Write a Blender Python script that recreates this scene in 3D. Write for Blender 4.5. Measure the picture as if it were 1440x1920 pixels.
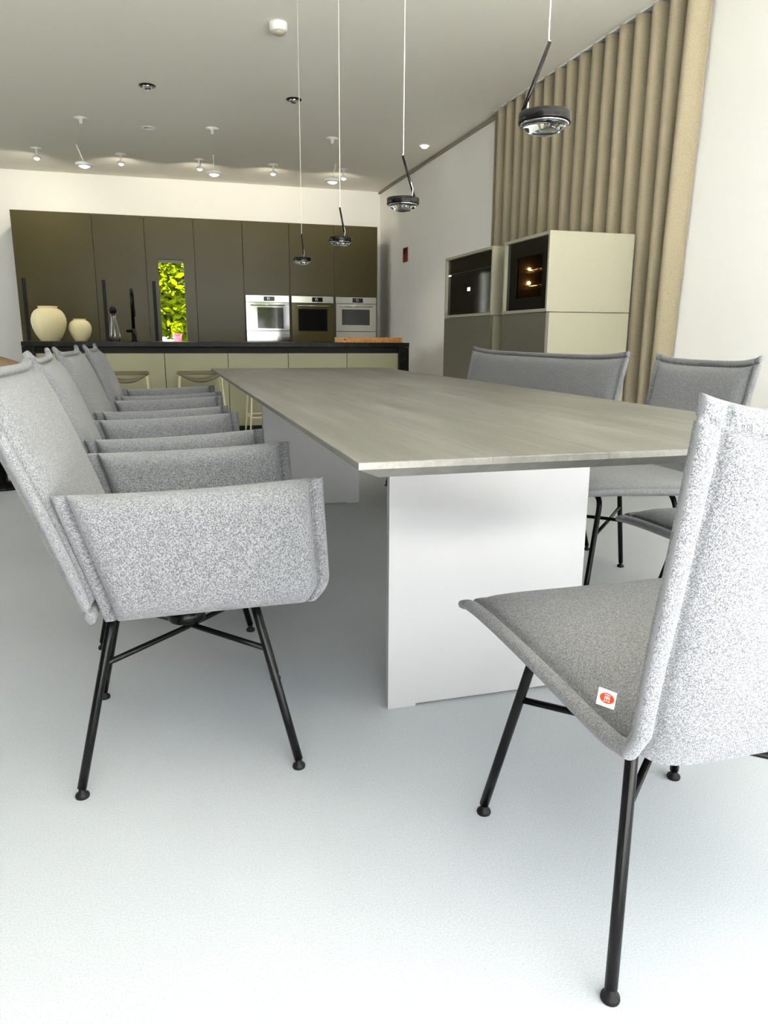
import bpy, bmesh, math, random
from mathutils import Vector, Matrix
random.seed(7)
for o in list(bpy.data.objects): bpy.data.objects.remove(o, do_unlink=True)
S = bpy.context.scene
C = S.collection
PI = math.pi

# ------------------------------------------------------------------ camera
CAM_Z = 0.935
yaw, pitch, roll = 0.28601905, 0.23090991, -0.00574439
fwd = Vector((math.sin(yaw)*math.cos(pitch), math.cos(yaw)*math.cos(pitch), -math.sin(pitch)))
right = Vector((math.cos(yaw), -math.sin(yaw), 0))
down = fwd.cross(right)
r2 = math.cos(roll)*right + math.sin(roll)*down
d2 = -math.sin(roll)*right + math.cos(roll)*down
cd = bpy.data.cameras.new('camera'); cam = bpy.data.objects.new('camera', cd); C.objects.link(cam)
cd.sensor_fit = 'VERTICAL'; cd.sensor_height = 36.0; cd.lens = 36.0*1391.54/1920
cd.clip_start = 0.02; cd.clip_end = 200
up = -d2; back = -fwd
cam.matrix_world = Matrix(((r2.x, up.x, back.x, 0), (r2.y, up.y, back.y, 0), (r2.z, up.z, back.z, CAM_Z), (0, 0, 0, 1)))
S.camera = cam

# ------------------------------------------------------------------ sky, light, exposure
W = bpy.data.worlds.new('sky'); S.world = W; W.use_nodes = True
wn = W.node_tree; bg = wn.nodes['Background']
bg.inputs['Color'].default_value = (0.95, 0.98, 1.0, 1); bg.inputs['Strength'].default_value = 5.0
sl = bpy.data.lights.new('sun', 'SUN'); sl.energy = 60; sl.angle = .02; sl.color = (1, .985, .96)
sun = bpy.data.objects.new('sun', sl); C.objects.link(sun)          # high sun: lights terrace and garden and just reaches over the sill behind the camera
sun.rotation_euler = Vector((.22, .28, -.93)).to_track_quat('-Z', 'Y').to_euler()
S.view_settings.view_transform = 'Standard'; S.view_settings.look = 'None'
S.view_settings.gamma = 1.0; S.view_settings.use_curve_mapping = False
S.view_settings.exposure = 0.62
X0, X1, Y0, Y1, ZC = -4.6, 2.98, -1.05, 10.40, 2.86
FX0 = -1.0                                               # left end of the glazed front       # the room

def portal(name, loc, rot, sx, sy):
    l = bpy.data.lights.new(name, 'AREA'); l.shape = 'RECTANGLE'; l.size = sx; l.size_y = sy
    l.cycles.is_portal = True
    o = bpy.data.objects.new(name, l); C.objects.link(o); o.location = loc; o.rotation_euler = rot
    return o
portal('facade_daylight', ((FX0+X1)/2, Y0+.02, ZC/2), (PI/2, 0, 0), X1-FX0, ZC)

LY0, LY1, LZ0, LZ1 = 4.5, 7.5, 1.15, 2.6                      # window in the left wall
portal('left_daylight', (X0+.02, (LY0+LY1)/2, (LZ0+LZ1)/2), (PI/2, 0, -PI/2), LY1-LY0, LZ1-LZ0)

# ------------------------------------------------------------------ materials
MATS = {}
def mat(name, col, rough=.5, metal=0, **kw):
    m = bpy.data.materials.new(name); m.use_nodes = True
    b = m.node_tree.nodes['Principled BSDF']
    b.inputs['Base Color'].default_value = (*col, 1); b.inputs['Roughness'].default_value = rough
    b.inputs['Metallic'].default_value = metal
    for k, v in kw.items():
        b.inputs[k.replace('_', ' ')].default_value = v
    MATS[name] = m
    return m, m.node_tree.nodes, m.node_tree.links, b
def srgb(r, g, b):
    f = lambda c: c/12.92 if c <= .04045 else ((c+.055)/1.055)**2.4
    return f(r/255), f(g/255), f(b/255)
def noise(n, l, coord, scale, detail=2, rough=.5):
    t = n.new('ShaderNodeTexNoise'); t.inputs['Scale'].default_value = scale
    t.inputs['Detail'].default_value = detail; t.inputs['Roughness'].default_value = rough
    l.new(coord, t.inputs['Vector']); return t.outputs['Fac']
def ramp(n, l, fac, stops):
    r = n.new('ShaderNodeValToRGB'); e = r.color_ramp.elements
    while len(e) < len(stops): e.new(.5)
    for k, (p, c) in enumerate(stops): e[k].position = p; e[k].color = (*c, 1)
    l.new(fac, r.inputs['Fac']); return r.outputs['Color']
def objcoord(n, l, scale=(1, 1, 1)):
    tc = n.new('ShaderNodeTexCoord'); mp = n.new('ShaderNodeMapping')
    mp.inputs['Scale'].default_value = scale; l.new(tc.outputs['Object'], mp.inputs['Vector'])
    return mp.outputs['Vector']
def bump(n, l, h, b, strength, dist):
    bp = n.new('ShaderNodeBump'); bp.inputs['Strength'].default_value = strength; bp.inputs['Distance'].default_value = dist
    l.new(h, bp.inputs['Height']); l.new(bp.outputs['Normal'], b.inputs['Normal'])

# woven upholstery: salt and pepper threads
m, n, l, b = mat('fabric', (.4, .41, .43), .9)
uv = n.new('ShaderNodeUVMap').outputs['UV']
def mp_(vec, sc, rz=0):
    q = n.new('ShaderNodeMapping'); q.inputs['Scale'].default_value = sc; q.inputs['Rotation'].default_value = (0, 0, rz)
    l.new(vec, q.inputs['Vector']); return q.outputs['Vector']
CELL = .0015
sn = n.new('ShaderNodeVectorMath'); sn.operation = 'SNAP'; sn.inputs[1].default_value = (CELL, CELL, 1); l.new(uv, sn.inputs[0])
wn_ = n.new('ShaderNodeTexWhiteNoise'); wn_.noise_dimensions = '2D'; l.new(sn.outputs[0], wn_.inputs['Vector'])
st = noise(n, l, mp_(uv, (1100, 600, 1)), 1, 1)
ma = n.new('ShaderNodeMath'); ma.operation = 'MULTIPLY_ADD'; ma.inputs[1].default_value = .40; l.new(wn_.outputs['Value'], ma.inputs[0]); l.new(st, ma.inputs[2])
col = ramp(n, l, ma.outputs[0], [(.40, (.034, .036, .040)), (.66, (.105, .110, .117)), (.92, (.205, .211, .220))])
l.new(col, b.inputs['Base Color'])
sp_ = n.new('ShaderNodeSeparateXYZ'); l.new(uv, sp_.inputs[0])
hs = []
for k in (0, 1):
    q = n.new('ShaderNodeMath'); q.operation = 'MULTIPLY'; q.inputs[1].default_value = 2*PI/CELL/2; l.new(sp_.outputs[k], q.inputs[0])
    w_ = n.new('ShaderNodeMath'); w_.operation = 'SINE'; l.new(q.outputs[0], w_.inputs[0]); hs.append(w_)
hm = n.new('ShaderNodeMath'); hm.operation = 'MULTIPLY'; l.new(hs[0].outputs[0], hm.inputs[0]); l.new(hs[1].outputs[0], hm.inputs[1])
bump(n, l, hm.outputs[0], b, .35, .0008)
b.inputs['Sheen Weight'].default_value = .15
mat('black_metal', (.004, .004, .004), .22, .0, Specular_IOR_Level=.14)
mat('black_plastic', (.006, .006, .006), .5, 0, Specular_IOR_Level=.2)
# table wood, grain along Y
m, n, l, b = mat('table_wood', (.2, .19, .17), .42)
g1 = noise(n, l, objcoord(n, l, (5, .6, 5)), 3, 6, .6)
g2 = noise(n, l, objcoord(n, l, (60, 2.2, 60)), 3, 3, .6)
mm = n.new('ShaderNodeMath'); mm.operation = 'MULTIPLY_ADD'; mm.inputs[1].default_value = .35
l.new(g2, mm.inputs[0]); l.new(g1, mm.inputs[2])
oi = n.new('ShaderNodeObjectInfo')
m2 = n.new('ShaderNodeMath'); m2.operation = 'MULTIPLY_ADD'; m2.inputs[1].default_value = .08
l.new(oi.outputs['Random'], m2.inputs[0]); l.new(mm.outputs[0], m2.inputs[2])
l.new(ramp(n, l, m2.outputs[0], [(.45, srgb(72, 71, 66)), (.72, srgb(90, 89, 84)), (.95, srgb(108, 107, 103))]), b.inputs['Base Color'])
bump(n, l, g2, b, .12, .002)
mat('white_lacquer', srgb(156, 156, 157), .35)
m, n, l, b = mat('floor_screed', (.6, .61, .62), .5)
co = objcoord(n, l)
f1 = noise(n, l, co, 320, 2, .6); f2 = noise(n, l, co, 1.3, 3, .5)
ad = n.new('ShaderNodeMath'); ad.operation = 'MULTIPLY_ADD'; ad.inputs[1].default_value = .35; l.new(f2, ad.inputs[0]); l.new(f1, ad.inputs[2])
l.new(ramp(n, l, ad.outputs[0], [(.4, srgb(154, 160, 166)), (.66, srgb(170, 175, 180)), (.95, srgb(184, 188, 192))]), b.inputs['Base Color'])
bump(n, l, f1, b, .08, .001)
m, n, l, b = mat('wall_paint', srgb(249, 248, 244), .85)
bump(n, l, noise(n, l, objcoord(n, l), 160, 2), b, .05, .002)
m, n, l, b = mat('ceiling_paint', srgb(243, 240, 230), .9)
bump(n, l, noise(n, l, objcoord(n, l), 120, 2), b, .05, .002)
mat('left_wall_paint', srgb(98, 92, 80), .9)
mat('shadow_gap', srgb(150, 145, 128), .8)
m, n, l, b = mat('olive_lacquer', srgb(86, 80, 50), .3, 0, Specular_IOR_Level=.22)
l.new(ramp(n, l, noise(n, l, objcoord(n, l), .8, 2), [(.35, srgb(66, 60, 34)), (.7, srgb(72, 67, 39))]), b.inputs['Base Color'])
mat('olive_carcass', srgb(60, 55, 34), .6)
mat('island_lacquer', srgb(150, 148, 116), .4)
m, n, l, b = mat('dark_stone', (.02, .02, .018), .3, 0, Specular_IOR_Level=.12)
l.new(ramp(n, l, noise(n, l, objcoord(n, l), 14, 6, .7), [(.4, (.010, .010, .008)), (.66, (.022, .022, .017)), (.8, (.09, .085, .065))]), b.inputs['Base Color'])
mat('brushed_steel', (.62, .61, .57), .2, 1)
mat('mirror_steel', (.30, .30, .29), .08, 1)
mat('bronze_glass', srgb(96, 90, 58), .12, .4)
mat('black_glass', (.006, .006, .006), .06)
mat('grey_glass', (.05, .055, .055), .08)
mat('cabinet_grey', srgb(148, 145, 126), .5)
mat('cabinet_front', srgb(88, 85, 71), .45)
m, n, l, b = mat('curtain_cloth', srgb(140, 130, 107), .95)
co = objcoord(n, l, (1, 1, .35))
l.new(ramp(n, l, noise(n, l, co, 420, 2), [(.3, srgb(125, 116, 94)), (.7, srgb(148, 138, 115))]), b.inputs['Base Color'])
b.inputs['Sheen Weight'].default_value = .2
m, n, l, b = mat('board_wood', srgb(196, 138, 62), .5)
co = objcoord(n, l)
l.new(ramp(n, l, noise(n, l, objcoord(n, l, (40, 6, 6)), 3, 4), [(.3, srgb(168, 104, 38)), (.7, srgb(216, 160, 84))]), b.inputs['Base Color'])
mat('board_end', srgb(214, 170, 118), .6)
m, n, l, b = mat('ceramic', srgb(226, 214, 170), .45)
bump(n, l, noise(n, l, objcoord(n, l), 60, 3), b, .08, .002)
mat('clear_glass', (1, 1, 1), .02, 0, Transmission_Weight=1.0, IOR=1.45)
mat('window_glass', (1, 1, 1), .0, 0, Transmission_Weight=1.0, IOR=1.06)
mat('lens_glass', (.95, .97, .97), .03, 0, Transmission_Weight=1.0, IOR=1.5)
mat('oven_pane', (.55, .45, .35), .02, 0, Transmission_Weight=1.0, IOR=1.1)
mat('oven_inside', (.05, .032, .016), .5)
mat('chrome', (.75, .75, .75), .12, 1)
mat('white_plastic', srgb(240, 240, 238), .4)
mat('white_cord', srgb(240, 236, 222), .5)
mat('stool_seat', srgb(104, 99, 74), .5)
mat('stool_frame', srgb(208, 200, 164), .4)
m, n, l, b = mat('brown_leather', srgb(110, 88, 62), .45)
bump(n, l, noise(n, l, objcoord(n, l), 90, 3), b, .15, .002)
mat('red_paint', srgb(214, 52, 12), .5)
mat('sign_red', srgb(140, 52, 34), .5)
mat('sign_dark', srgb(38, 20, 14), .5)
mat('red_pot', srgb(205, 24, 52), .4)
mat('leaf', (.085, .115, .0006), .8, 0, Specular_IOR_Level=0.0)
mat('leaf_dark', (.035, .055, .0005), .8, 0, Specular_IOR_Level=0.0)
mat('bark', srgb(96, 74, 52), .9)
mat('lawn', srgb(62, 66, 42), .9)
mat('paving', srgb(232, 230, 224), .8)
def emit(name, col, st):
    m, n, l, b = mat(name, (.8, .8, .8), .4)
    b.inputs['Emission Color'].default_value = (*col, 1); b.inputs['Emission Strength'].default_value = st
emit('warm_bulb', (1, .72, .28), 40)
emit('spot_lens', (1, .93, .78), 3)
emit('display_white', (.9, .95, 1), 2.0)

# ------------------------------------------------------------------ mesh helpers
def link(name, me, parent=None, mname=None, smooth=False):
    o = bpy.data.objects.new(name, me); C.objects.link(o)
    if parent is not None: o.parent = parent
    if mname: me.materials.append(MATS[mname])
    if smooth:
        for p in me.polygons: p.use_smooth = True
    return o
def pydata(name, v, f, mname, parent=None, smooth=False, uvs=None):
    me = bpy.data.meshes.new(name); me.from_pydata([tuple(p) for p in v], [], f)
    if uvs is not None:
        lay = me.uv_layers.new(name='UVMap')
        for lp in me.loops: lay.data[lp.index].uv = uvs[lp.vertex_index]
    me.validate(); me.update()
    return link(name, me, parent, mname, smooth)
def bmobj(name, bm, mname, parent=None, smooth=False):
    me = bpy.data.meshes.new(name); bm.to_mesh(me); bm.free()
    return link(name, me, parent, mname, smooth)
def addbox(bm, x0, x1, y0, y1, z0, z1, bev=0):
    r = bmesh.ops.create_cube(bm, size=1)
    vs = r['verts']
    for v in vs:
        v.co = Vector((x0+(v.co.x+.5)*(x1-x0), y0+(v.co.y+.5)*(y1-y0), z0+(v.co.z+.5)*(z1-z0)))
    if bev:
        es = list({e for v in vs for e in v.link_edges})
        bmesh.ops.bevel(bm, geom=es, offset=bev, segments=2, profile=.7, affect='EDGES')
def box(name, x0, x1, y0, y1, z0, z1, mname, parent=None, bev=0):
    bm = bmesh.new(); addbox(bm, x0, x1, y0, y1, z0, z1, bev)
    return bmobj(name, bm, mname, parent)
def addtube(bm, pts, r, seg=12, cap=True):
    pts = [Vector(p) for p in pts]; rings = []
    t0 = (pts[1]-pts[0]).normalized()
    a = Vector((0, 0, 1)) if abs(t0.z) < .9 else Vector((1, 0, 0))
    nrm = t0.cross(a).normalized()
    for i, p in enumerate(pts):
        if i == 0: t = (pts[1]-p).normalized()
        elif i == len(pts)-1: t = (p-pts[i-1]).normalized()
        else: t = ((pts[i+1]-p).normalized()+(p-pts[i-1]).normalized()).normalized()
        nrm = (nrm-t*nrm.dot(t)).normalized(); bn = t.cross(nrm)
        rr = r[i] if isinstance(r, (list, tuple)) else r
        rings.append([bm.verts.new(p+rr*(math.cos(2*PI*k/seg)*nrm+math.sin(2*PI*k/seg)*bn)) for k in range(seg)])
    for A, B in zip(rings, rings[1:]):
        for k in range(seg): 
            f = bm.faces.new((A[k], A[(k+1) % seg], B[(k+1) % seg], B[k])); f.smooth = True
    if cap: bm.faces.new(rings[0][::-1]); bm.faces.new(rings[-1])
def tube(name, pts, r, mname, parent=None, seg=12):
    bm = bmesh.new(); addtube(bm, pts, r, seg); bmesh.ops.recalc_face_normals(bm, faces=bm.faces)
    return bmobj(name, bm, mname, parent)
def addlathe(bm, prof, cx=0, cy=0, seg=32, smooth=True):
    rings = []
    for r, z in prof:
        if r < 1e-6: rings.append([bm.verts.new((cx, cy, z))])
        else: rings.append([bm.verts.new((cx+r*math.cos(2*PI*k/seg), cy+r*math.sin(2*PI*k/seg), z)) for k in range(seg)])
    for A, B in zip(rings, rings[1:]):
        for k in range(seg):
            j = (k+1) % seg
            q = [A[k % len(A)], A[j % len(A)], B[j % len(B)], B[k % len(B)]]
            u = []
            for v in q:
                if v not in u: u.append(v)
            if len(u) > 2:
                f = bm.faces.new(u); f.smooth = smooth
def lathe(name, prof, mname, parent=None, cx=0, cy=0, seg=32, smooth=True):
    bm = bmesh.new(); addlathe(bm, prof, cx, cy, seg, smooth); bmesh.ops.recalc_face_normals(bm, faces=bm.faces)
    return bmobj(name, bm, mname, parent)
def bez(p0, p1, p2, n=6):
    p0, p1, p2 = Vector(p0), Vector(p1), Vector(p2)
    return [(1-t)**2*p0+2*t*(1-t)*p1+t*t*p2 for t in [i/n for i in range(n+1)]]

def tag(o, label=None, cat=None, group=None, kind=None):
    if label: o['label'] = label
    if cat: o['category'] = cat
    if group: o['group'] = group
    if kind: o['kind'] = kind
    return o
def thing(name, label, cat, loc=(0, 0, 0), rz=0, group=None):
    o = bpy.data.objects.new(name, None); C.objects.link(o); o.empty_display_size = .1
    o.location = loc; o.rotation_euler = (0, 0, rz)
    return tag(o, label, cat, group)
def copy_tree(o, parent=None):
    c = o.copy(); C.objects.link(c); c.parent = parent
    for ch in list(o.children): copy_tree(ch, c)
    return c
def clone(o, label, loc, rz, group=None):
    c = copy_tree(o); c.location = loc; c.rotation_euler = (0, 0, rz); c['label'] = label
    if group: c['group'] = group
    return c
def struct(o): o['kind'] = 'structure'; return o

# ================================================================== the setting
struct(box('floor', X0-.3, X1+.3, Y0-.1, Y1+.3, -.12, 0, 'floor_screed'))
struct(box('ceiling', X0-.3, X1+.3, Y0-.1, Y1+.3, ZC, ZC+.2, 'ceiling_paint'))
# kitchen wall with a tall slit window
NX0, NX1, NZ0, NZ1 = .017, .319, .60, 1.842             # slit in the cabinet front
BX0, BX1, BZ0, BZ1 = -.03, .42, .50, 2.06                # larger opening behind it
bm = bmesh.new()
addbox(bm, X0-.3, BX0, Y1, Y1+.3, 0, ZC); addbox(bm, BX1, X1+.3, Y1, Y1+.3, 0, ZC)
addbox(bm, BX0, BX1, Y1, Y1+.3, 0, BZ0); addbox(bm, BX0, BX1, Y1, Y1+.3, BZ1, ZC)
struct(bmobj('wall_kitchen', bm, 'wall_paint'))
struct(box('wall_right', X1, X1+.3, Y0-.1, Y1, 0, ZC, 'wall_paint'))
bm = bmesh.new()
addbox(bm, X0-.3, X0, Y0-.1, LY0, 0, ZC); addbox(bm, X0-.3, X0, LY1, Y1, 0, ZC)
addbox(bm, X0-.3, X0, LY0, LY1, 0, LZ0); addbox(bm, X0-.3, X0, LY0, LY1, LZ1, ZC)
struct(bmobj('wall_left', bm, 'left_wall_paint'))
struct(box('wall_front', X0, FX0, Y0-.3, Y0, 0, ZC, 'left_wall_paint'))
struct(box('trim_1', X1-.03, X1, 6.56, Y1, ZC-.028, ZC-.012, 'shadow_gap'))
# slit window in the kitchen wall
w1 = struct(thing('window_1', None, None, ((NX0+NX1)/2, 9.777+.028, NZ0)))
bm = bmesh.new(); hw = (NX1-NX0)/2; hh = NZ1-NZ0
for a in ((-hw-.008, -hw+.003, 0, hh), (hw-.003, hw+.008, 0, hh), (-hw+.003, hw-.003, 0, .006), (-hw+.003, hw-.003, hh-.006, hh)):
    addbox(bm, a[0], a[1], -.006, .012, a[2], a[3])
bmobj('window_frame', bm, 'black_metal', w1)
box('pane', -hw+.003, hw-.003, 0, .006, .006, hh-.006, 'window_glass', w1)
box('blind', -hw+.003, hw-.003, .013, .022, hh-.04, hh, 'cabinet_grey', w1)
# glazed front behind the camera and glazed side: slim mullions
def glazed(name, horizontal, pos, a0, a1, nn, z0=0, z1=ZC):
    g = struct(thing(name, None, None, (0, 0, 0)))
    for k in range(nn+1):
        a = a0+(a1-a0)*k/nn
        if horizontal: box('mullion', a-.03, a+.03, pos-.04, pos+.04, z0, z1, 'black_metal', g)
        else: box('mullion', pos-.04, pos+.04, a-.03, a+.03, z0, z1, 'black_metal', g)
    return g
glazed('window_2', True, Y0-.04, FX0+.03, X1-.03, 3)
glazed('window_3', False, X0-.15, LY0+.03, LY1-.03, 2, LZ0, LZ1)

# ================================================================== upholstery
EDGE = [0, .0012, .003, .006, .010, .015, .019, .0225, .025, .0285, .0305, .033, .037, .045, .058, .075, .1, .135, .18]
def samples(Lg, full=True):
    e = [d for d in EDGE if d < Lg*.45]
    a = e[:]; rest = Lg-2*e[-1]; k = max(1, int(rest/.04))
    a += [e[-1]+rest*i/k for i in range(1, k)]
    a += [Lg-d for d in reversed(e)]
    return a
LIPW, LIP, GRV = .025, .0110, .0025
def welt(d, h, D=.10):
    d = max(d, 0)
    if d < LIPW:
        q = max(0, 1-((d-LIPW/2)/(LIPW/2))**2)
        v = LIP*q**.4
        return max(v, GRV) if d > LIPW*.5 else v
    x = min(max(d-LIPW-.0035, 0)/D, 1)
    return GRV+(h-GRV)*(1-(1-x)**2)**.55
def rnd(d, h):
    d = max(d, 0)
    return math.sqrt(max(0, h*h-(h-d)**2)) if d < h else h
def smin(a, b): 
    if a <= 1e-9 or b <= 1e-9: return 0
    return (a**-5+b**-5)**-.2
def cushion(Lu, Lv, hp, hn, fmap, pu=welt, pv=welt, split=None, D=.10):
    """closed pillow: grid in (u, v), offsets hp/hn to both sides; returns face sets"""
    us, vs = samples(Lu), samples(Lv); nu, nv = len(us), len(vs)
    V, UV, top, bot = [], [], {}, {}
    for i, u in enumerate(us):
        for j, v in enumerate(vs):
            du, dv = min(u, Lu-u), min(v, Lv-v)
            edge = i in (0, nu-1) or j in (0, nv-1)
            fu = (lambda d, h: welt(d, h, D)) if pu is welt else pu
            fv = (lambda d, h: welt(d, h, D)) if pv is welt else pv
            for s, h, tab in ((1, hp, top), (-1, hn, bot)):
                if edge and s < 0: bot[i, j] = top[i, j]; continue
                n_ = 0 if edge else s*smin(fu(du, h), fv(dv, h))
                V.append(fmap(u, v, n_)); tab[i, j] = len(V)-1
                UV.append((u-abs(n_)*math.sin(PI/2*(2*u/Lu-1))+(.371 if s < 0 else 0), v-abs(n_)*math.sin(PI/2*(2*v/Lv-1))))
    sets = {}
    for i in range(nu-1):
        for j in range(nv-1):
            uc, vc = (us[i]+us[i+1])/2, (vs[j]+vs[j+1])/2
            d = 9
            if pu is welt: d = min(d, uc, Lu-uc)
            if pv is welt: d = min(d, vc, Lv-vc)
            key = ('p' if d < LIPW else 'c', (vc > split) if split else False)
            F = sets.setdefault(key, [])
            F.append((top[i, j], top[i+1, j], top[i+1, j+1], top[i, j+1]))
            F.append((bot[i, j], bot[i, j+1], bot[i+1, j+1], bot[i+1, j]))
    return V, UV, sets
def submesh(name, V, UV, F, parent):
    idx, v2, uv2, f2 = {}, [], [], []
    for f in F:
        q = []
        for i in f:
            if i not in idx: idx[i] = len(v2); v2.append(V[i]); uv2.append(UV[i])
            q.append(idx[i])
        f2.append(q)
    return pydata(name, v2, f2, 'fabric', parent, True, uv2)
class Path:
    def __init__(s, pts, it=3):
        P = [Vector(p) for p in pts]
        for _ in range(it):
            Q = [P[0]]
            for a, b_ in zip(P, P[1:]): Q += [a*.75+b_*.25, a*.25+b_*.75]
            Q.append(P[-1]); P = Q
        s.P = P; s.d = [0]
        for a, b_ in zip(P, P[1:]): s.d.append(s.d[-1]+(b_-a).length)
        s.L = s.d[-1]
    def at(s, t):
        t2 = min(max(t, 0), s.L)
        for k in range(len(s.P)-1):
            if s.d[k+1] >= t2 or k == len(s.P)-2:
                w = (t2-s.d[k])/(s.d[k+1]-s.d[k]); p = s.P[k].lerp(s.P[k+1], w); break
        e = .012
        def raw(q):
            q = min(max(q, 0), s.L)
            for k in range(len(s.P)-1):
                if s.d[k+1] >= q or k == len(s.P)-2:
                    return s.P[k].lerp(s.P[k+1], (q-s.d[k])/(s.d[k+1]-s.d[k]))
        tg = (raw(t2+e)-raw(t2-e)).normalized()
        if t != t2: p = p+tg*(t-t2)
        return p, tg
# ---- frame: four splayed tube legs, cross brace, swivel plate
def chair_frame(root, fx=.225, fy=.226, tx=.165, ty=.145, ox=0, plate=True, ztop=.404):
    for sx in (-1, 1):
        for sy in (-1, 1):
            foot = Vector((ox+sx*fx, sy*fy, .02)); top = Vector((ox+sx*tx, sy*ty, ztop))
            dr = (top-foot).normalized()
            b0 = top-dr*.05; b2 = top+Vector((-sx*.045, 0, 0))
            pts = [foot]+[foot.lerp(b0, k/3) for k in (1, 2)]+bez(b0, top, b2, 6)+[Vector((ox, sy*ty, ztop))]
            lg = tube('leg', pts, .0095, 'black_metal', root, 14)
            lathe('foot_glide', [(0, 0), (.0135, 0), (.0145, .003), (.0135, .008), (.007, .013), (.0065, .024), (0, .024)],
                  'black_plastic', lg, ox+sx*fx, sy*fy, 18)
    zb = .272
    k = (zb-.02)/(ztop-.02)
    qx, qy = fx+(tx-fx)*k, fy+(ty-fy)*k
    for s in (-1, 1):
        tube('cross_brace', [(ox-qx, -s*qy, zb), (ox, 0, zb+.004*s), (ox+qx, s*qy, zb)], .0065, 'black_metal', root, 10)
    for s in (-1, 1):
        tube('seat_bar', [(ox+s*.11, -ty, ztop), (ox+s*.11, ty, ztop)], .007, 'black_metal', root, 8)
    if plate:
        lathe('swivel_plate', [(0, .287), (.040, .287), (.043, .291), (.043, .318), (.028, .324), (.028, ztop+.03), (0, ztop+.03)], 'black_metal', root, ox, 0, 28)
def shell_seat(root, hw, flare=.014):
    path = Path([(.290, .428), (.24, .440), (0, .430), (-.215, .418), (-.278, .425), (-.292, .52), (-.336, .70), (-.378, .879)])
    Lv, Lu = path.L, 2*hw
    def fmap(u, v, n_):
        a = (u-hw)/hw; b_ = v/Lv
        w = hw*(1-.012*math.sin(PI*min(1, b_*2))) + flare*max(0, (b_-.5)*2)**1.5
        vv = v
        if b_ > .6: vv = v-((b_-.6)/.4)**2*.019*(1-abs(a)**5)
        if b_ < .25: vv = v+((.25-b_)/.25)**2*.014*(1-abs(a)**5)
        p, t = path.at(vv)
        nrm = Vector((t.y, -t.x))       # (y, z) normal: up from the seat, forward from the back
        p = p+nrm*n_
        if b_ > .55: p = p+nrm*(.02*abs(a)**3*(b_-.55)/.45)    # sides of the back come a little forward
        return Vector((a*w, p.x, p.y))
    V, UV, sets = cushion(Lu, Lv, .043, .034, fmap, split=.56)
    st = submesh('seat', V, UV, sets['c', False], root); submesh('piping', V, UV, sets['p', False], st)
    bk = submesh('backrest', V, UV, sets['c', True], root); submesh('piping', V, UV, sets['p', True], bk)
def make_side_chair(label, loc, rz, group):
    t = thing('dining_chair', label, 'chair', loc, rz, group)
    shell_seat(t, .268)
    chair_frame(t, plate=False)
    return t
def make_armchair(label, loc, rz, group):
    t = thing('armchair', label, 'armchair', loc, rz, group)
    # seat between the arms
    sp = Path([(.275, .432), (.2, .438), (0, .432), (-.20, .428)])
    def fs(u, v, n_):
        p, tg = sp.at(v); nrm = Vector((tg.y, -tg.x)); p = p+nrm*n_
        return Vector((u-.222, p.x, p.y))
    V, UV, st = cushion(.444, sp.L, .045, .034, fs)
    se = submesh('seat', V, UV, st['c', False], t); submesh('piping', V, UV, st['p', False], se)
    # backrest over the full width
    bp = Path([(-.168, .402), (-.205, .52), (-.265, .69), (-.350, .896)])
    hw = .292
    def fb(u, v, n_):
        a = (u-hw)/hw; b_ = v/bp.L
        w = hw+.004*b_
        vv = v-(max(0, b_-.5)*2)**2*.026*(1-abs(a)**7)
        p, tg = bp.at(vv); nrm = Vector((tg.y, -tg.x)); p = p+nrm*n_
        return Vector((a*w, p.x, p.y))
    V, UV, st = cushion(2*hw, bp.L, .042, .045, fb)
    bk = submesh('backrest', V, UV, st['c', False], t); submesh('piping', V, UV, st['p', False], bk)
    # arms: one folded panel each, welts on the front and rear ends only
    H_ = .0425
    for s in (-1, 1):
        La, Lz = .49, .262
        def fa(u, v, n_, s=s):
            a, b_ = u/La, v/Lz
            lo = Vector((-.150, .392)).lerp(Vector((.266, .400)), a); lo.y += .003*math.sin(PI*a)
            hi = Vector((-.226, .648)).lerp(Vector((.270, .664)), a); hi.y -= .006*math.sin(PI*a)
            p = lo.lerp(hi, b_)
            p.x += a*(.012+.020*(1-b_) if b_ > .2 else .012+.016-.03*(1-b_/.2)**2)
            x = .2505+.006*math.sin(PI*a)+.012*b_
            return Vector((s*(x+n_), p.x, p.y))
        V, UV, st = cushion(La, Lz, H_, H_, fa, pu=welt, pv=rnd, D=.03)
        ar = submesh('armrest', V, UV, st['c', False], t)
        rear = [f for f in st['p', False] if sum(V[i].y for i in f)/len(f) < .05]; frnt = [f for f in st['p', False] if sum(V[i].y for i in f)/len(f) >= .05]
        submesh('piping', V, UV, rear, ar); submesh('piping', V, UV, frnt, ar)
    chair_frame(t, ztop=.372)
    return t
gA = 'armchairs along the left side of the table'
arm0 = make_armchair('light grey fabric armchair nearest the camera, left of the table', (.02, 1.707, 0), -PI/2-.03, gA)
clone(arm0, 'grey fabric armchair second from the camera on the left of the table', (-.012, 2.515, 0), -PI/2+.05)
clone(arm0, 'grey fabric armchair third from the camera on the left of the table', (-.030, 3.345, 0), -PI/2-.03)
clone(arm0, 'grey fabric armchair farthest from the camera, before the bar stools', (-.005, 4.14, 0), -PI/2)
gS = 'armless dining chairs'
ch0 = make_side_chair('grey armless dining chair in the right foreground seen from behind', (.795, .985, 0), 0, gS)
clone(ch0, 'grey armless chair before the white wall, between bench and foreground chair', (1.575, 2.365, 0), PI/2)
clone(ch0, 'armless chair at the right edge with only its dark seat corner showing', (1.52, 1.545, 0), PI/2)
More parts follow.
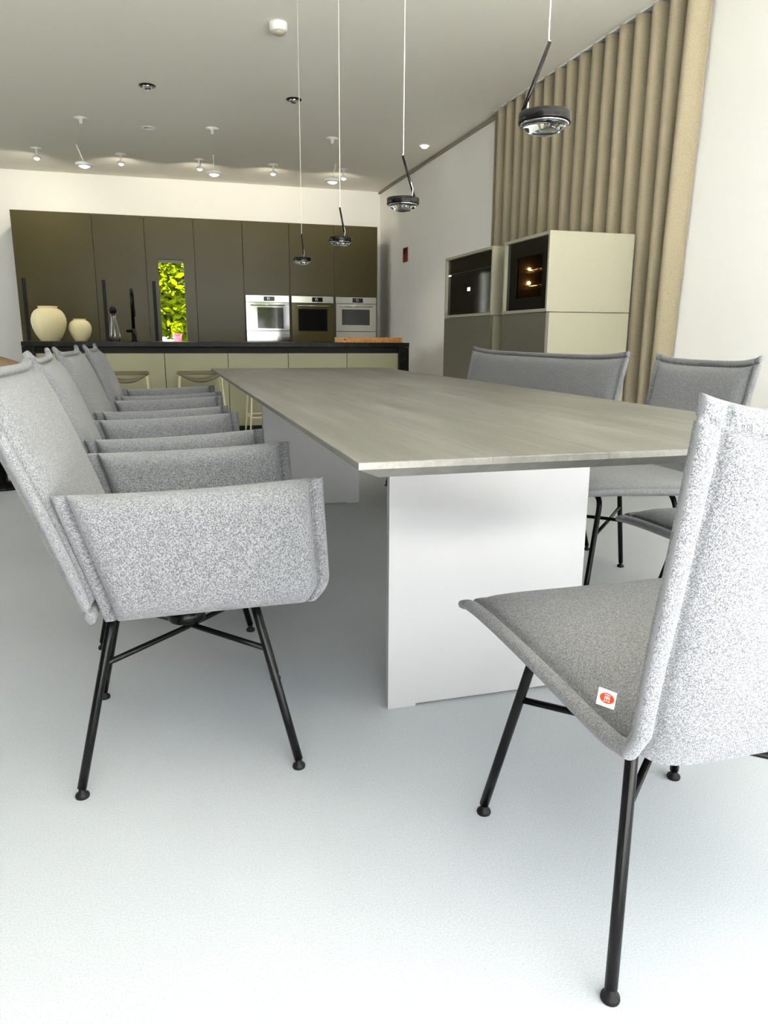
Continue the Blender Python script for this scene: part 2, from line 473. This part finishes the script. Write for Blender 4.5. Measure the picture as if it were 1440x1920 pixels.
# white cloth tag with a red oval on the foreground chair only
tg = bpy.data.objects.new('fabric_tag', None); C.objects.link(tg); tg.parent = ch0
tg.location = (-.262, -.212, .476); tg.rotation_euler = (math.radians(64), math.radians(24), math.radians(-6))
bm = bmesh.new(); addbox(bm, -.014, .014, -.011, .011, -.0006, .0006)
bmobj('tag_cloth', bm, 'white_plastic', tg)
bm = bmesh.new()
bmesh.ops.create_circle(bm, cap_ends=True, segments=28, radius=1, matrix=Matrix.Translation((0, 0, .0009)) @ Matrix.Diagonal((.0115, .0068, 1, 1)))
bmobj('oval', bm, 'red_paint', tg)
bm = bmesh.new()
for a in ((-.0048, .0048, .0040, .0047), (-.0006, .0006, .0040, .0055), (-.0038, -.0031, -.0042, .0024), (.0031, .0038, -.0042, .0024), (-.0038, .0038, -.0003, .0004),
          (-.0038, .0038, .0018, .0024), (-.0004, .0004, -.0042, .0024), (-.0050, -.0016, -.0046, -.0040), (.0016, .0050, -.0046, -.0040)):
    addbox(bm, a[0], a[1], a[2], a[3], .0008, .0013)
bmobj('monogram', bm, 'white_plastic', tg)
# bench: the same shell, wide
bn = thing('dining_bench', 'long grey upholstered bench with high back on the right of the table', 'bench', (1.575, 3.69, 0), PI/2)
shell_seat(bn, .84, .012)
for k in (-.61, .61): chair_frame(bn, ox=k, plate=False)

# ================================================================== table
TX0, TX1, TY0, TY1, TZ = .276, 1.338, 1.076, 4.59, .75
tb = thing('dining_table', 'long grey wooden dining table standing on two white upright boards', 'table', ((TX0+TX1)/2, (TY0+TY1)/2, 0))
cx, cy = (TX0+TX1)/2, (TY0+TY1)/2
xs = [TX0, .497, .71, .92, 1.13, TX1]
for k in range(5):
    a, b_ = xs[k]-cx, xs[k+1]-cx
    g = .0003; a += g*(k > 0); b_ -= g*(k < 4)
    y0, y1, ch = TY0-cy, TY1-cy, .044
    ia, ib = (ch if k == 0 else 0), (ch if k == 4 else 0)
    v = []
    for (p, q, r_, s_, z) in ((a+.001*(k == 0), b_-.001*(k == 4), y0+.001, y1-.001, TZ), (a, b_, y0, y1, TZ-.001), (a, b_, y0, y1, TZ-.011), (a+ia, b_-ib, y0+ch, y1-ch, TZ-.032)):
        v += [(p, r_, z), (q, r_, z), (q, s_, z), (p, s_, z)]
    f = [(0, 1, 2, 3), (15, 14, 13, 12)]
    for L_ in range(3):
        for e in range(4):
            f.append((L_*4+e, L_*4+4+e, L_*4+4+(e+1) % 4, L_*4+(e+1) % 4))
    o = pydata('plank', v, f, 'table_wood', tb)
for yb in (1.675, 4.088):
    bm = bmesh.new()
    x0, x1 = .506-cx, 1.050-cx; yy = yb-cy
    addbox(bm, x0, x1, yy, yy+.022, .006, TZ-.032, .0015)
    addbox(bm, x0, x0+.075, yy, yy+.022, 0, .007); addbox(bm, x1-.075, x1, yy, yy+.022, 0, .007)
    bmobj('leg_panel', bm, 'white_lacquer', tb)
box('stretcher', -.03, .03, 1.69-cy, 4.09-cy, TZ-.085, TZ-.032, 'black_metal', tb)

# ================================================================== kitchen: tall units
KY, KZ = 9.777, 2.321
cols = [-1.561, -.698, -.119, .451, 1.034, 1.613, 2.191, 2.767]
descr = ['widest olive tall cabinet at the left end of the kitchen wall', 'olive tall cabinet behind the glass carafe, with a black grip strip',
         'olive tall cabinet around the narrow window slit', 'plain olive tall cabinet between the window slit and the ovens',
         'olive tall cabinet above the mirror-like oven', 'olive tall cabinet above the oven with the black window', 'olive tall cabinet at the right end above the compact oven']
def wframe(name, x0, x1, y0, y1, z0, z1, hx0, hx1, hz0, hz1, mname, parent, bev=0):
    bm = bmesh.new()
    if hz1 < z1: addbox(bm, x0, x1, y0, y1, hz1, z1, bev)
    if hz0 > z0: addbox(bm, x0, x1, y0, y1, z0, hz0, bev)
    addbox(bm, x0, hx0, y0, y1, hz0, hz1, bev); addbox(bm, hx1, x1, y0, y1, hz0, hz1, bev)
    return bmobj(name, bm, mname, parent)
OVZ0, OVZ1 = .45, 1.448
for k in range(7):
    x0, x1 = cols[k], cols[k+1]; xc = (x0+x1)/2; h = (x1-x0)/2
    t = thing('tall_cabinet', descr[k], 'cabinet', (xc, KY, 0), 0, 'tall kitchen cabinets')
    lo, hi, yb = -h+.001, h-.001, Y1-KY-.004
    if k == 2:
        wframe('body', lo, hi, .021, yb, .02, KZ, BX0-xc, BX1-xc, BZ0, BZ1, 'olive_carcass', t)
        wframe('door', lo+.002, hi-.002, 0, .02, .1, KZ, NX0-xc, NX1-xc, NZ0, NZ1, 'olive_lacquer', t)
        hz = (-.066, -.024)
    elif k >= 4:
        wframe('body', lo, hi, .021, yb, .02, KZ, lo+.014, hi-.014, OVZ0, OVZ1, 'olive_carcass', t)
        box('door', lo+.002, hi-.002, 0, .02, OVZ1+.002, KZ, 'olive_lacquer', t, .001)
        box('drawer', lo+.002, hi-.002, 0, .02, .1, OVZ0-.003, 'olive_lacquer', t, .001)
    else:
        box('body', lo, hi, .021, yb, .02, KZ, 'olive_carcass', t)
        box('door', lo+.002, hi-.002, 0, .02, .1, KZ, 'olive_lacquer', t, .001)
    box('plinth', lo, hi, .05, .07, 0, .098, 'black_plastic', t)
    if k < 3:
        d = [t.children[i] for i in range(len(t.children)) if t.children[i].name.startswith('door')][0]
        hx = [-h+.055, -h+.062, -h+.055][k]
        tag(box('grip', hx, hx+.04, -.012, .001, .55, 1.582, 'black_plastic', d, .002), 'black vertical grip strip')
# ovens
def oven(k, label, doormat, glassmat, gx, gz, dz0, strip_extra):
    x0, x1 = cols[k]+.017, cols[k+1]-.017; xc = (x0+x1)/2; h = (x1-x0)/2
    t = thing('built_in_oven', label, 'oven', (xc, KY, OVZ0), 0, 'built-in ovens')
    Z = lambda z: z-OVZ0
    bm = bmesh.new(); addbox(bm, -h+.02, h-.02, .022, .5, .012, Z(OVZ1)-.01)
    bmobj('body', bm, 'black_plastic', t)
    cp = box('control_panel', -h, h, -.004, .02, Z(1.364), Z(1.444), 'brushed_steel', t, .001)
    box('display', -.07+strip_extra, .07+strip_extra, -.006, -.003, Z(1.376), Z(1.432), 'black_glass', cp)
    bm = bmesh.new(); addlathe(bm, [(.012, 0), (.017, 0), (.017, .01), (.012, .01)], 0, 0, 20)
    for v in bm.verts: v.co = Vector((v.co.x+strip_extra-.01, -.007-v.co.z, Z(1.404)+v.co.y))
    kn = bmobj('knob', bm, 'chrome', cp)
    dr = wframe('door', -h, h, -.004, .02, Z(dz0), Z(1.358), gx[0]-xc, gx[1]-xc, Z(gz[0]), Z(gz[1]), doormat, t)
    box('window', gx[0]-xc, gx[1]-xc, -.002, .012, Z(gz[0]), Z(gz[1]), glassmat, dr)
    hb = bmesh.new(); zz = Z(1.325)
    addtube(hb, [(-h+.06, -.045, zz), (h-.06, -.045, zz)], .007, 10)
    for s in (-1, 1): addtube(hb, [(s*(h-.09), -.045, zz), (s*(h-.09), -.002, zz)], .005, 8)
    bmobj('handle', hb, 'brushed_steel', dr)
    w = box('warming_drawer', -h, h, -.004, .02, 0.002, Z(dz0)-.006, doormat, t, .001)
    return t
oven(4, 'mirror-like steel oven, leftmost of the three kitchen ovens', 'mirror_steel', 'black_glass', (1.19, 1.52), (1.04, 1.30), 1.013, .02)
oven(5, 'bronze oven with large black window, middle of the three kitchen ovens', 'bronze_glass', 'black_glass', (1.712, 2.092), (1.011, 1.287), .88, .06)
oven(6, 'compact steel oven above the chopping board, rightmost kitchen oven', 'brushed_steel', 'grey_glass', (2.287, 2.662), (1.091, 1.290), 1.013, .02)

# ================================================================== kitchen island
IX0, IX1, IY0, IY1, IZ = -1.19, 2.42, 7.36, 8.42, .884
isl = thing('kitchen_island', 'long kitchen island with cream front panels and dark stone sides', 'island', ((IX0+IX1)/2, (IY0+IY1)/2, 0))
icx, icy = (IX0+IX1)/2, (IY0+IY1)/2
for x0, x1 in ((IX0, IX0+.105), (IX1-.105, IX1)):
    box('end_panel', x0-icx, x1-icx, IY0-icy, IY1-icy, 0, IZ-.046, 'dark_stone', isl, .003)
box('body', IX0+.108-icx, IX1-.108-icx, IY0+.06-icy, IY1-.03-icy, .0, IZ-.048, 'black_plastic', isl)
px = [IX0+.107, -.50, .022, .605, 1.185, 1.775, IX1-.107]
for a, b_ in zip(px, px[1:]):
    box('front_panel', a+.003-icx, b_-.003-icx, IY0+.02-icy, IY0+.045-icy, .085, IZ-.105, 'island_lacquer', isl, .001)
wt = box('stone_worktop', IX0, IX1, IY0-.01, IY1, IZ-.044, IZ, 'dark_stone', None, .003)
tag(wt, 'dark stone worktop lying along the kitchen island', 'worktop')
# vases, carafe, tap, board
def vase(label, x, y, R, H_):
    z = IZ
    pr = [(0, 0), (.50, 0), (.53, .012), (.66, .10), (.82, .23), (.94, .38), (1.0, .54), (.985, .66), (.91, .78), (.77, .88), (.60, .935), (.53, .95), (.52, .985), (.55, 1.0), (.50, 1.0), (.46, .96), (.7, .87), (.88, .66), (.5, .1), (0, .05)]
    t = thing('vase', label, 'vase', (x, y, z), 0, 'round cream vases')
    lathe('body', [(r*R, q*H_) for r, q in pr], 'ceramic', t, 0, 0, 40)
    lathe('rim', [(.50*R, .985*H_), (.56*R, .985*H_), (.575*R, .997*H_), (.555*R, 1.01*H_), (.50*R, 1.008*H_), (.50*R, .985*H_)], 'ceramic', t, 0, 0, 40)
vase('large round cream ceramic vase on the island worktop', -1.0, 7.78, .155, .315)
vase('small round cream ceramic vase right of the large vase', -.733, 7.80, .104, .205)
t = thing('carafe', 'clear glass carafe with black stopper between vases and black tap', 'carafe', (-.425, 7.77, IZ))
lathe('glass_body', [(0, 0), (.045, 0), (.052, .01), (.052, .05), (.040, .13), (.027, .20), (.026, .25), (.032, .272), (.029, .272), (.023, .25), (.024, .20), (.037, .13), (.049, .05), (.045, .006), (0, .004)], 'clear_glass', t, 0, 0, 28)
lathe('stopper', [(0, .245), (.021, .245), (.022, .272), (.036, .276), (.036, .298), (.024, .31), (.02, .325), (0, .325)], 'black_plastic', t, 0, 0, 24)
t = thing('kitchen_tap', 'tall black kitchen tap standing on the island', 'tap', (-.25, 7.85, IZ))
lathe('base', [(0, 0), (.028, 0), (.028, .012), (.024, .02), (.024, .12), (0, .12)], 'black_metal', t, 0, 0, 24)
tube('riser', [(0, 0, .1), (0, 0, .40)]+bez((0, 0, .40), (0, 0, .49), (0, .09, .49), 8)+bez((0, .09, .49), (0, .18, .49), (0, .18, .40), 8)[1:]+[(0, .18, .33)], .016, 'black_metal', t, 14)
lathe('spray_head', [(0, .24), (.02, .24), (.022, .25), (.02, .34), (0, .34)], 'black_metal', t, 0, .18, 18)
tube('lever', [(0, 0, .10), (-.07, -.01, .10)], [.016, .012], 'black_metal', t, 12)
t = thing('chopping_board', 'thick orange-brown wooden chopping board at the right end of the island', 'board', (2.09, 7.70, IZ))
xb = [-.305, -.23, -.13, -.03, .06, .16, .305]
xb = [-.29, -.19, -.10, 0, .10, .20, .305]
box('end_block', -.325, -.2905, -.19, .19, 0, .052, 'board_end', t, .002)
for a, b_ in zip(xb, xb[1:]): box('wood_block', a+.0003, b_-.0003, -.19, .19, 0, .052, 'board_wood', t, .001)
bm = bmesh.new(); addlathe(bm, [(0, 0), (.008, 0), (.008, .004), (0, .004)], 0, 0, 16)
for v in bm.verts: v.co = Vector((-.305+v.co.x, -.1905-v.co.z*.3, .028+v.co.y))
bmobj('finger_hole', bm, 'black_plastic', t)
# bar stools
def make_stool(label, loc, rz=0):
    t = thing('bar_stool', label, 'stool', loc, rz, 'bar stools in front of the island')
    N = 14; v = []; f = []
    for s in (0, 1):
        for i in range(N+1):
            for j in range(9):
                a, b_ = -1+2*i/N, -1+2*j/8
                z = .615-.075*(1-a*a)**1.0*(1-.25*b_*b_)-(.012 if s else 0)*1.0
                v.append((a*.185, b_*.17, z))
    M = 9; n0 = (N+1)*M
    for i in range(N):
        for j in range(M-1):
            q = (i*M+j, (i+1)*M+j, (i+1)*M+j+1, i*M+j+1); f.append(q); f.append(tuple(n0+k for k in reversed(q)))
    ring = [(i*M) for i in range(N+1)]+[N*M+j for j in range(1, M)]+[i*M+M-1 for i in range(N-1, -1, -1)]+[j for j in range(M-2, 0, -1)]
    for k in range(len(ring)):
        a, b_ = ring[k], ring[(k+1) % len(ring)]; f.append((b_, a, n0+a, n0+b_))
    pydata('seat', v, f, 'stool_seat', t, True)
    bm = bmesh.new()
    for s in (-1, 1): addtube(bm, [(-.19, s*.17, .618), (.19, s*.17, .618)], .011, 10)
    for s in (-1, 1): addtube(bm, [(s*.19, -.17, .618), (s*.19, .17, .618)], .011, 10)
    bmobj('seat_rim', bm, 'stool_seat', t)
    for sx in (-1, 1):
        for sy in (-1, 1):
            tube('leg', [(sx*.165, sy*.155, .61), (sx*.18, sy*.165, .58), (sx*.205, sy*.19, .22), (sx*.225, sy*.21, .0)], .0085, 'stool_frame', t, 10)
    P = [(-.205, -.19, .22), (.205, -.19, .22), (.205, .19, .22), (-.205, .19, .22)]
    for a, b_ in ((0, 1), (1, 2), (2, 3), (3, 0)): tube('foot_rail', [P[a], P[b_]], .007, 'stool_frame', t, 8)
    return t
st0 = make_stool('bar stool partly hidden behind the armchair backs, nearest the vases', (-.315, 7.0, 0))
clone(st0, 'bar stool seen whole just beyond the far left table corner', (.318, 7.0, 0), 0)
clone(st0, 'bar stool of which only beige legs show behind the table edge', (.95, 7.0, 0), 0)

# brown leather tub chair at the left picture edge
t = thing('tub_chair', 'brown leather tub chair beyond the armchairs at the left picture edge', 'chair', (-1.02, 5.15, 0), -.5)
N = 24; v = []; f = []
rows = [(.30, .40, 1), (.33, .50, 1), (.345, .62, 1), (.35, .74, 1), (.345, .83, 1), (.325, .86, 1), (.295, .83, 1), (.28, .70, 1), (.27, .55, 1), (.255, .40, 1)]
for i in range(N+1):
    a = PI*(-.12)+PI*1.24*i/N
    w = math.sin(PI*min(1, max(0, i/N)))
    for r_, z, _ in rows:
        zz = z if z < .45 else .45+(z-.45)*(.55+.45*w)
        v.append((r_*math.cos(a), r_*math.sin(a)*-1, zz))
R_ = len(rows)
for i in range(N):
    for j in range(R_):
        k = (j+1) % R_
        f.append((i*R_+j, (i+1)*R_+j, (i+1)*R_+k, i*R_+k))
f.append(tuple(range(R_))); f.append(tuple(N*R_+j for j in reversed(range(R_))))
pydata('curved_back', v, f, 'brown_leather', t, True)
lathe('seat_cushion', [(0, .34), (.24, .34), (.265, .36), (.265, .42), (.24, .455), (0, .465)], 'brown_leather', t, 0, 0, 32)
lathe('pedestal', [(0, 0), (.20, 0), (.20, .012), (.03, .03), (.028, .34), (0, .34)], 'black_metal', t, 0, 0, 32)

# ================================================================== oven towers before the curtain
def tower(label, x0, x1, y0, y1, z1, zs):
    t = thing('appliance_tower', label, 'cabinet', ((x0+x1)/2, (y0+y1)/2, 0), 0, 'appliance towers')
    X = (x1-x0)/2; Y = (y1-y0)/2
    box('lower_body', -X+.02, X, -Y, Y, .0, zs-.004, 'cabinet_grey', t, .001)
    box('lower_front', -X, -X+.019, -Y, Y, .08, zs-.004, 'cabinet_front', t, .001)
    # upper housing, open to the front (-X)
    bm = bmesh.new(); w = .019
    addbox(bm, -X, X, -Y, -Y+w, zs, z1, .0008); addbox(bm, -X, X, Y-w, Y, zs, z1, .0008)
    addbox(bm, -X, X, -Y+w, Y-w, z1-w, z1); addbox(bm, -X, X, -Y+w, Y-w, zs, zs+w)
    addbox(bm, X-.02, X, -Y+w, Y-w, zs+w, z1-w)
    bmobj('upper_housing', bm, 'cabinet_grey', t)
    return t
t = tower('pale grey tower nearest the bench holding an oven with glowing lamps', 2.262, 2.842, 4.215, 4.845, 1.563, 1.095)
tower('pale grey tower behind the first one, holding a plain black oven', 2.262, 2.842, 5.03, 5.955, 1.563, 1.095)
# near oven with a lit cavity
def tower_oven(label, x, y0, y1, z0, z1):
    t = thing('tower_oven', label, 'oven', (x, (y0+y1)/2, z0), 0)
    return t, (y1-y0)/2, z1-z0
t, Y, Hh = tower_oven('black oven with two warm lamps glowing behind its window', 2.282, 4.238, 4.822, 1.116, 1.541)
bm = bmesh.new(); wy0, wy1, wz0, wz1 = -.20, .16, .075, .33
addbox(bm, 0, .02, -Y, Y, wz1, Hh); addbox(bm, 0, .02, -Y, Y, 0, wz0); addbox(bm, 0, .02, -Y, wy0, wz0, wz1); addbox(bm, 0, .02, wy1, Y, wz0, wz1)
dr = bmobj('door', bm, 'black_glass', t)
box('pane', .004, .010, wy0, wy1, wz0, wz1, 'oven_pane', dr)
bm = bmesh.new()
addbox(bm, .021, .45, wy0-.03, wy0-.01, .05, .36); addbox(bm, .021, .45, wy1+.01, wy1+.03, .05, .36)
addbox(bm, .021, .45, wy0-.03, wy1+.03, .03, .05); addbox(bm, .021, .45, wy0-.03, wy1+.03, .36, .38); addbox(bm, .43, .45, wy0, wy1, .05, .36)
cav = bmobj('cavity', bm, 'oven_inside', t)
for z in (.155, .255):
    bm = bmesh.new()
    addtube(bm, [(.06, wy0, z), (.42, wy0, z)], .004, 8); addtube(bm, [(.06, wy1, z), (.42, wy1, z)], .004, 8)
    for k in range(12): addtube(bm, [(.06+.36*k/11, wy0, z), (.06+.36*k/11, wy1, z)], .0022, 6)
    bmobj('rack', bm, 'chrome', t)
for z in (.178, .264):
    bm = bmesh.new(); bmesh.ops.create_uvsphere(bm, u_segments=14, v_segments=8, radius=.011, matrix=Matrix.Translation((.10, .165, z)))
    bmobj('oven_lamp', bm, 'warm_bulb', t, True)
t, Y, Hh = tower_oven('plain black oven in the tower beyond, with small bright display marks', 2.282, 5.053, 5.932, 1.116, 1.541)
box('door', 0, .02, -Y, Y, 0, Hh-.11, 'black_glass', t, .001)
cp = box('control_panel', 0, .02, -Y, Y, Hh-.106, Hh, 'black_glass', t, .001)
box('light_mark', -.001, .001, Y-.06, Y-.01, Hh-.122, Hh-.113, 'display_white', cp)
box('display_mark', -.001, .001, -.02, .03, .17, .195, 'display_white', t.children[0])

# ================================================================== curtain
t = thing('curtain', 'floor-length beige curtain hanging in even folds along the right wall', 'curtain', (2.915, 3.84, 0))
Lc, per = 2.66, .163
v, f, M = [], [], int(2.66/.163*20)
zs_ = [.015, .5, 1.0, 1.5, 2.0, 2.4, 2.74, 2.78, 2.838]
for i in range(M+1):
    y = Lc*i/M; ph = 2*PI*y/per
    for z in zs_:
        amp = .044*(1+.10*math.sin(y*7+z))
        sh = .012*math.sin(z*1.3+y*2.1)*(2.8-z)/2.8
        yy = y+.006*math.sin(2*ph)+sh+.10*(1-z/2.8)*(0 if y > .25 else (1-y/.25))
        v.append((amp*math.cos(ph)+sh, yy, z))
K = len(zs_)
for i in range(M):
    for j in range(K-1): f.append((i*K+j, (i+1)*K+j, (i+1)*K+j+1, i*K+j+1))
cu = pydata('cloth', v, f, 'curtain_cloth', t, True)
sm = cu.modifiers.new('thickness', 'SOLIDIFY'); sm.thickness = .003
box('track', -.022, .022, -.02, Lc+.02, ZC-.014, ZC, 'white_plastic', t)

# ================================================================== ceiling fittings
zl = 1.40
def pendant(label, x, y, dx, dy):
    t = thing('pendant_lamp', label, 'lamp', (x, y, zl), 0, 'pendant lamps over the dining table')
    R = .057
    lathe('ring', [(R-.004, -.008), (R-.001, -.010), (R, -.006), (R, .010), (R-.002, .012), (0, .012), (0, .009), (R-.006, .009), (R-.006, -.008), (R-.004, -.008)], 'black_metal', t, 0, 0, 48)
    lathe('lens_ring', [(R-.012, -.008), (R-.005, -.008), (R-.004, -.012), (R-.012, -.013), (R-.012, -.008)], 'chrome', t, 0, 0, 48)
    lathe('reflector', [(.012, .008), (.026, .006), (R-.012, -.004), (R-.012, -.006), (.026, .003), (.012, .005), (.012, .008)], 'chrome', t, 0, 0, 40)
    lathe('lens', [(0, -.034)]+[((R-.009)*math.sin(a), -.008-.026*math.cos(a)) for a in [PI/2*k/8 for k in range(1, 9)]]+[(R-.010, -.006), (0, -.006)], 'lens_glass', t, 0, 0, 40)
    d = Vector((dx, dy, 0)).normalized()
    b0 = d*(R-.006)+Vector((0, 0, .008)); tp = Vector((0, 0, .150))-d*.003
    tube('stem', [b0, b0.lerp(tp, .5), tp], [.0042, .0046, .0042], 'black_metal', t, 8)
    sd = Vector((-d.y, d.x, 0))
    pts = [Vector((0, 0, ZC-zl)), Vector((0, 0, .154))]+[tp.lerp(b0, k/8)+sd*.0050*math.sin(k/8*2*PI)*(.35 if k < 4 else 1)+Vector((0, 0, .002)) for k in range(0, 7)]+[d*(R-.02)+Vector((0, 0, .012))]
    tube('cord', pts, .0016, 'white_cord', t, 6)
    lathe('canopy', [(0, ZC-zl), (.04, ZC-zl), (.04, ZC-zl-.012), (.004, ZC-zl-.018), (0, ZC-zl-.018)], 'white_plastic', t, 0, 0, 28)
pendant('black lens pendant nearest the camera, before the curtain', .830, 1.600, -.85, .30)
pendant('black lens pendant second from the camera, before the right wall', .845, 2.660, .9, .2)
pendant('black lens pendant third from the camera, before the kitchen cabinets', .874, 3.76, .6, .6)
pendant('black lens pendant farthest from the camera and lowest in the picture', .866, 4.77, .35, .8)
def spot(name, loc, aim, energy, size, blend=.6, col=(1, .90, .72), rad=.03):
    l_ = bpy.data.lights.new(name, 'SPOT'); l_.energy = energy; l_.spot_size = size; l_.spot_blend = blend; l_.color = col; l_.shadow_soft_size = rad
    o = bpy.data.objects.new(name, l_); C.objects.link(o); o.location = loc
    o.rotation_euler = (Vector(aim)-Vector(loc)).to_track_quat('-Z', 'Y').to_euler()
    return o
lab = ['leftmost small pendant over the island with tilted stem', 'middle small pendant over the island', 'rightmost small pendant over the island']
for k, (x, tlt) in enumerate(((-.582, -.055), (.585, 0), (1.75, .035))):
    y = 7.85; zh = 2.455-ZC
    t = thing('island_pendant', lab[k], 'lamp', (x, y, ZC), 0, 'small pendants over the island')
    lathe('canopy', [(0, 0), (.06, 0), (.06, -.006), (.018, -.012), (.014, -.05), (0, -.05)], 'white_plastic', t, 0, 0, 28)
    lathe('head', [(.045, zh+.03), (.075, zh+.024), (.08, zh+.012), (.072, zh), (.05, zh-.004), (.05, zh), (.045, zh+.03)], 'white_plastic', t, 0, 0, 32)
    lathe('lens', [(0, zh-.022), (.022, zh-.018), (.04, zh-.008), (.049, zh+.002), (0, zh+.004)], 'spot_lens', t, 0, 0, 28)
    lathe('head_cap', [(0, zh+.034), (.045, zh+.03), (.0, zh+.028)], 'white_plastic', t, 0, 0, 28)
    tube('stem', [(.0, 0, zh+.03), (tlt, 0, zh+.175)], .0055, 'white_cord', t, 8)
    tube('cord', [(tlt, 0, zh+.175), (0, 0, -.04)], .0006, 'white_cord', t, 6)
    spot('island_pendant_light', (x, y, ZC+zh-.03), (x, y, 0), 18, 2.2)
lab = ['leftmost small ceiling spot above the vases', 'second ceiling spot from the left by the kitchen wall', 'third ceiling spot from the left by the kitchen wall',
       'fourth ceiling spot from the left, above the ovens', 'rightmost small ceiling spot by the corner']
for k, x in enumerate((-1.147, -.303, .53, 1.351, 2.183)):
    y = 9.19
    t = thing('ceiling_spot', lab[k], 'spotlight', (x, y, ZC), 0, 'small ceiling spots before the kitchen wall')
    lathe('mount', [(0, 0), (.055, 0), (.055, -.005), (.012, -.008), (.012, -.075), (0, -.075)], 'white_plastic', t, 0, 0, 24)
    lathe('head', [(0, -.07), (.03, -.075), (.045, -.088), (.042, -.10), (.03, -.102), (.03, -.098), (0, -.098)], 'white_plastic', t, 0, 0, 24)
    lathe('lens', [(0, -.122), (.018, -.116), (.03, -.102), (0, -.1)], 'spot_lens', t, 0, 0, 24)
    spot('ceiling_spot_light', (x, y, ZC-.13), (x-(.55 if k == 0 else 0), Y1, ZC-(1.0 if k == 0 else .62)), 22 if k == 0 else 12, 2.35, .9)
lab = ['recessed downlight in the ceiling left of the middle, with dark rim', 'recessed downlight beside the thin pendant cord', 'faint recessed downlight above the island, behind the two dark ones', 'recessed downlight near the right wall edge']
for k, (x, y) in enumerate(((.014, 6.733), (1.178, 6.734), (.008, 8.0), (2.714, 7.83))):
    t = thing('recessed_downlight', lab[k], 'downlight', (x, y, ZC), 0, 'recessed downlights')
    lathe('rim', [(.046, -.001), (.064, -.001), (.066, -.006), (.046, -.010), (.046, -.001)], 'black_metal' if k in (0, 1) else 'white_plastic', t, 0, 0, 32)
    lathe('lens', [(0, -.034), (.022, -.03), (.038, -.016), (.045, -.002), (0, -.001)] if k != 2 else [(0, -.006), (.03, -.006), (.045, -.002), (0, -.001)], ('chrome', 'chrome', 'white_plastic', 'spot_lens')[k], t, 0, 0, 28)
t = thing('smoke_detector', 'white round smoke detector on the ceiling near the top edge', 'detector', (.827, 5.234, ZC))
lathe('housing', [(0, 0), (.055, 0), (.057, -.004), (.056, -.042), (.05, -.048), (0, -.048)], 'white_plastic', t, 0, 0, 36)
lathe('sensor', [(0, -.047), (.038, -.047), (.036, -.062), (.024, -.068), (0, -.068)], 'cabinet_grey', t, 0, 0, 32)
t = thing('wall_sign', 'small red and brown sign on the right wall by the corner', 'sign', (X1, 9.235, 1.852))
box('board', -.012, 0, -.085, .085, 0, .168, 'sign_red', t, .002)
box('dark_field', -.014, -.011, -.07, .07, .095, .158, 'sign_dark', t)
box('stripe', -.014, -.011, -.03, .03, .075, .082, 'sign_dark', t)

# ================================================================== outside
struct(box('ground_bounce_paving', -4.9, 30, -30, -1.2, -.3, -.14, 'paving'))  # unseen terrace, put in pale to bounce daylight up to the ceiling
lw = bmesh.new(); addbox(lw, -30, -4.9, -30, 40, -.3, -.14); addbox(lw, -4.9, 30, 10.7, 40, -.3, -.14)
struct(bmobj('ground_added_lawn', lw, 'lawn'))  # out-of-view lawn, added dark so the left ceiling gets less bounced light
def foliage(name, parent, c, rad, nleaf, size, mname):
    v, f = [], []
    for _ in range(nleaf):
        while True:
            p = Vector((random.uniform(-1, 1), random.uniform(-1, 1), random.uniform(-1, 1)))
            if p.length < 1: break
        if random.random() < .6: p = p.normalized()*random.uniform(.65, 1)
        p = Vector((c[0]+p.x*rad[0], c[1]+p.y*rad[1], c[2]+p.z*rad[2]))
        d = Vector((random.gauss(0, 1), random.gauss(0, 1), random.gauss(0, .6))).normalized()
        e = d.cross(Vector((random.gauss(0, 1), random.gauss(0, 1), random.gauss(0, 1)))).normalized()
        s = size*random.uniform(.6, 1.3); k = len(v)
        v += [p-d*s, p+e*s*.4+d*.1*s, p+d*s, p-e*s*.4+d*.1*s]; f.append((k, k+1, k+2, k+3))
    o = pydata(name, v, f, mname, parent); o['kind'] = 'stuff'; return o
t = thing('garden_tree', 'bright green garden tree seen through the slit window', 'tree', (1.35, 14.2, -.14))
tube('trunk', [(0, 0, 0), (.05, 0, 1.2), (0, .05, 2.6)], [.09, .07, .03], 'bark', t, 10)
foliage('foliage', t, (-.75, 0, 1.95), (1.2, .6, 1.0), 4200, .085, 'leaf')
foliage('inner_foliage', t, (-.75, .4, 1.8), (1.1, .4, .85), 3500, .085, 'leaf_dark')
t = thing('planter_wall', 'low white garden wall carrying the red pot outside the window', 'wall', (.3, 12.3, -.14))
box('masonry', -1.2, 1.2, -.12, .12, 0, .93, 'paving', t, .01)
box('coping', -1.22, 1.22, -.14, .14, .93, .965, 'white_lacquer', t, .004)
t = thing('red_pot', 'red flower pot standing outside the slit window', 'pot', (.25, 12.3, .825))
lathe('pot', [(0, 0), (.045, 0), (.065, .12), (.072, .125), (.072, .15), (.062, .15), (.055, .03), (0, .02)], 'red_pot', t, 0, 0, 24)
foliage('plant', t, (0, 0, .22), (.10, .10, .12), 120, .035, 'leaf')
for k, (x, y, lb) in enumerate(((4.2, -7.5, 'green garden tree outside the glazed front, toward the right'), (-1.5, -9.0, 'green garden tree outside the glazed front, toward the left'))):
    t = thing('garden_tree', lb, 'tree', (x, y, -.14))
    tube('trunk', [(0, 0, 0), (.05, 0, 1.2), (0, .05, 2.6)], [.1, .08, .03], 'bark', t, 10)
    foliage('foliage', t, (0, 0, 2.6), (1.3, 1.3, 1.5), 1800, .13, 'leaf')
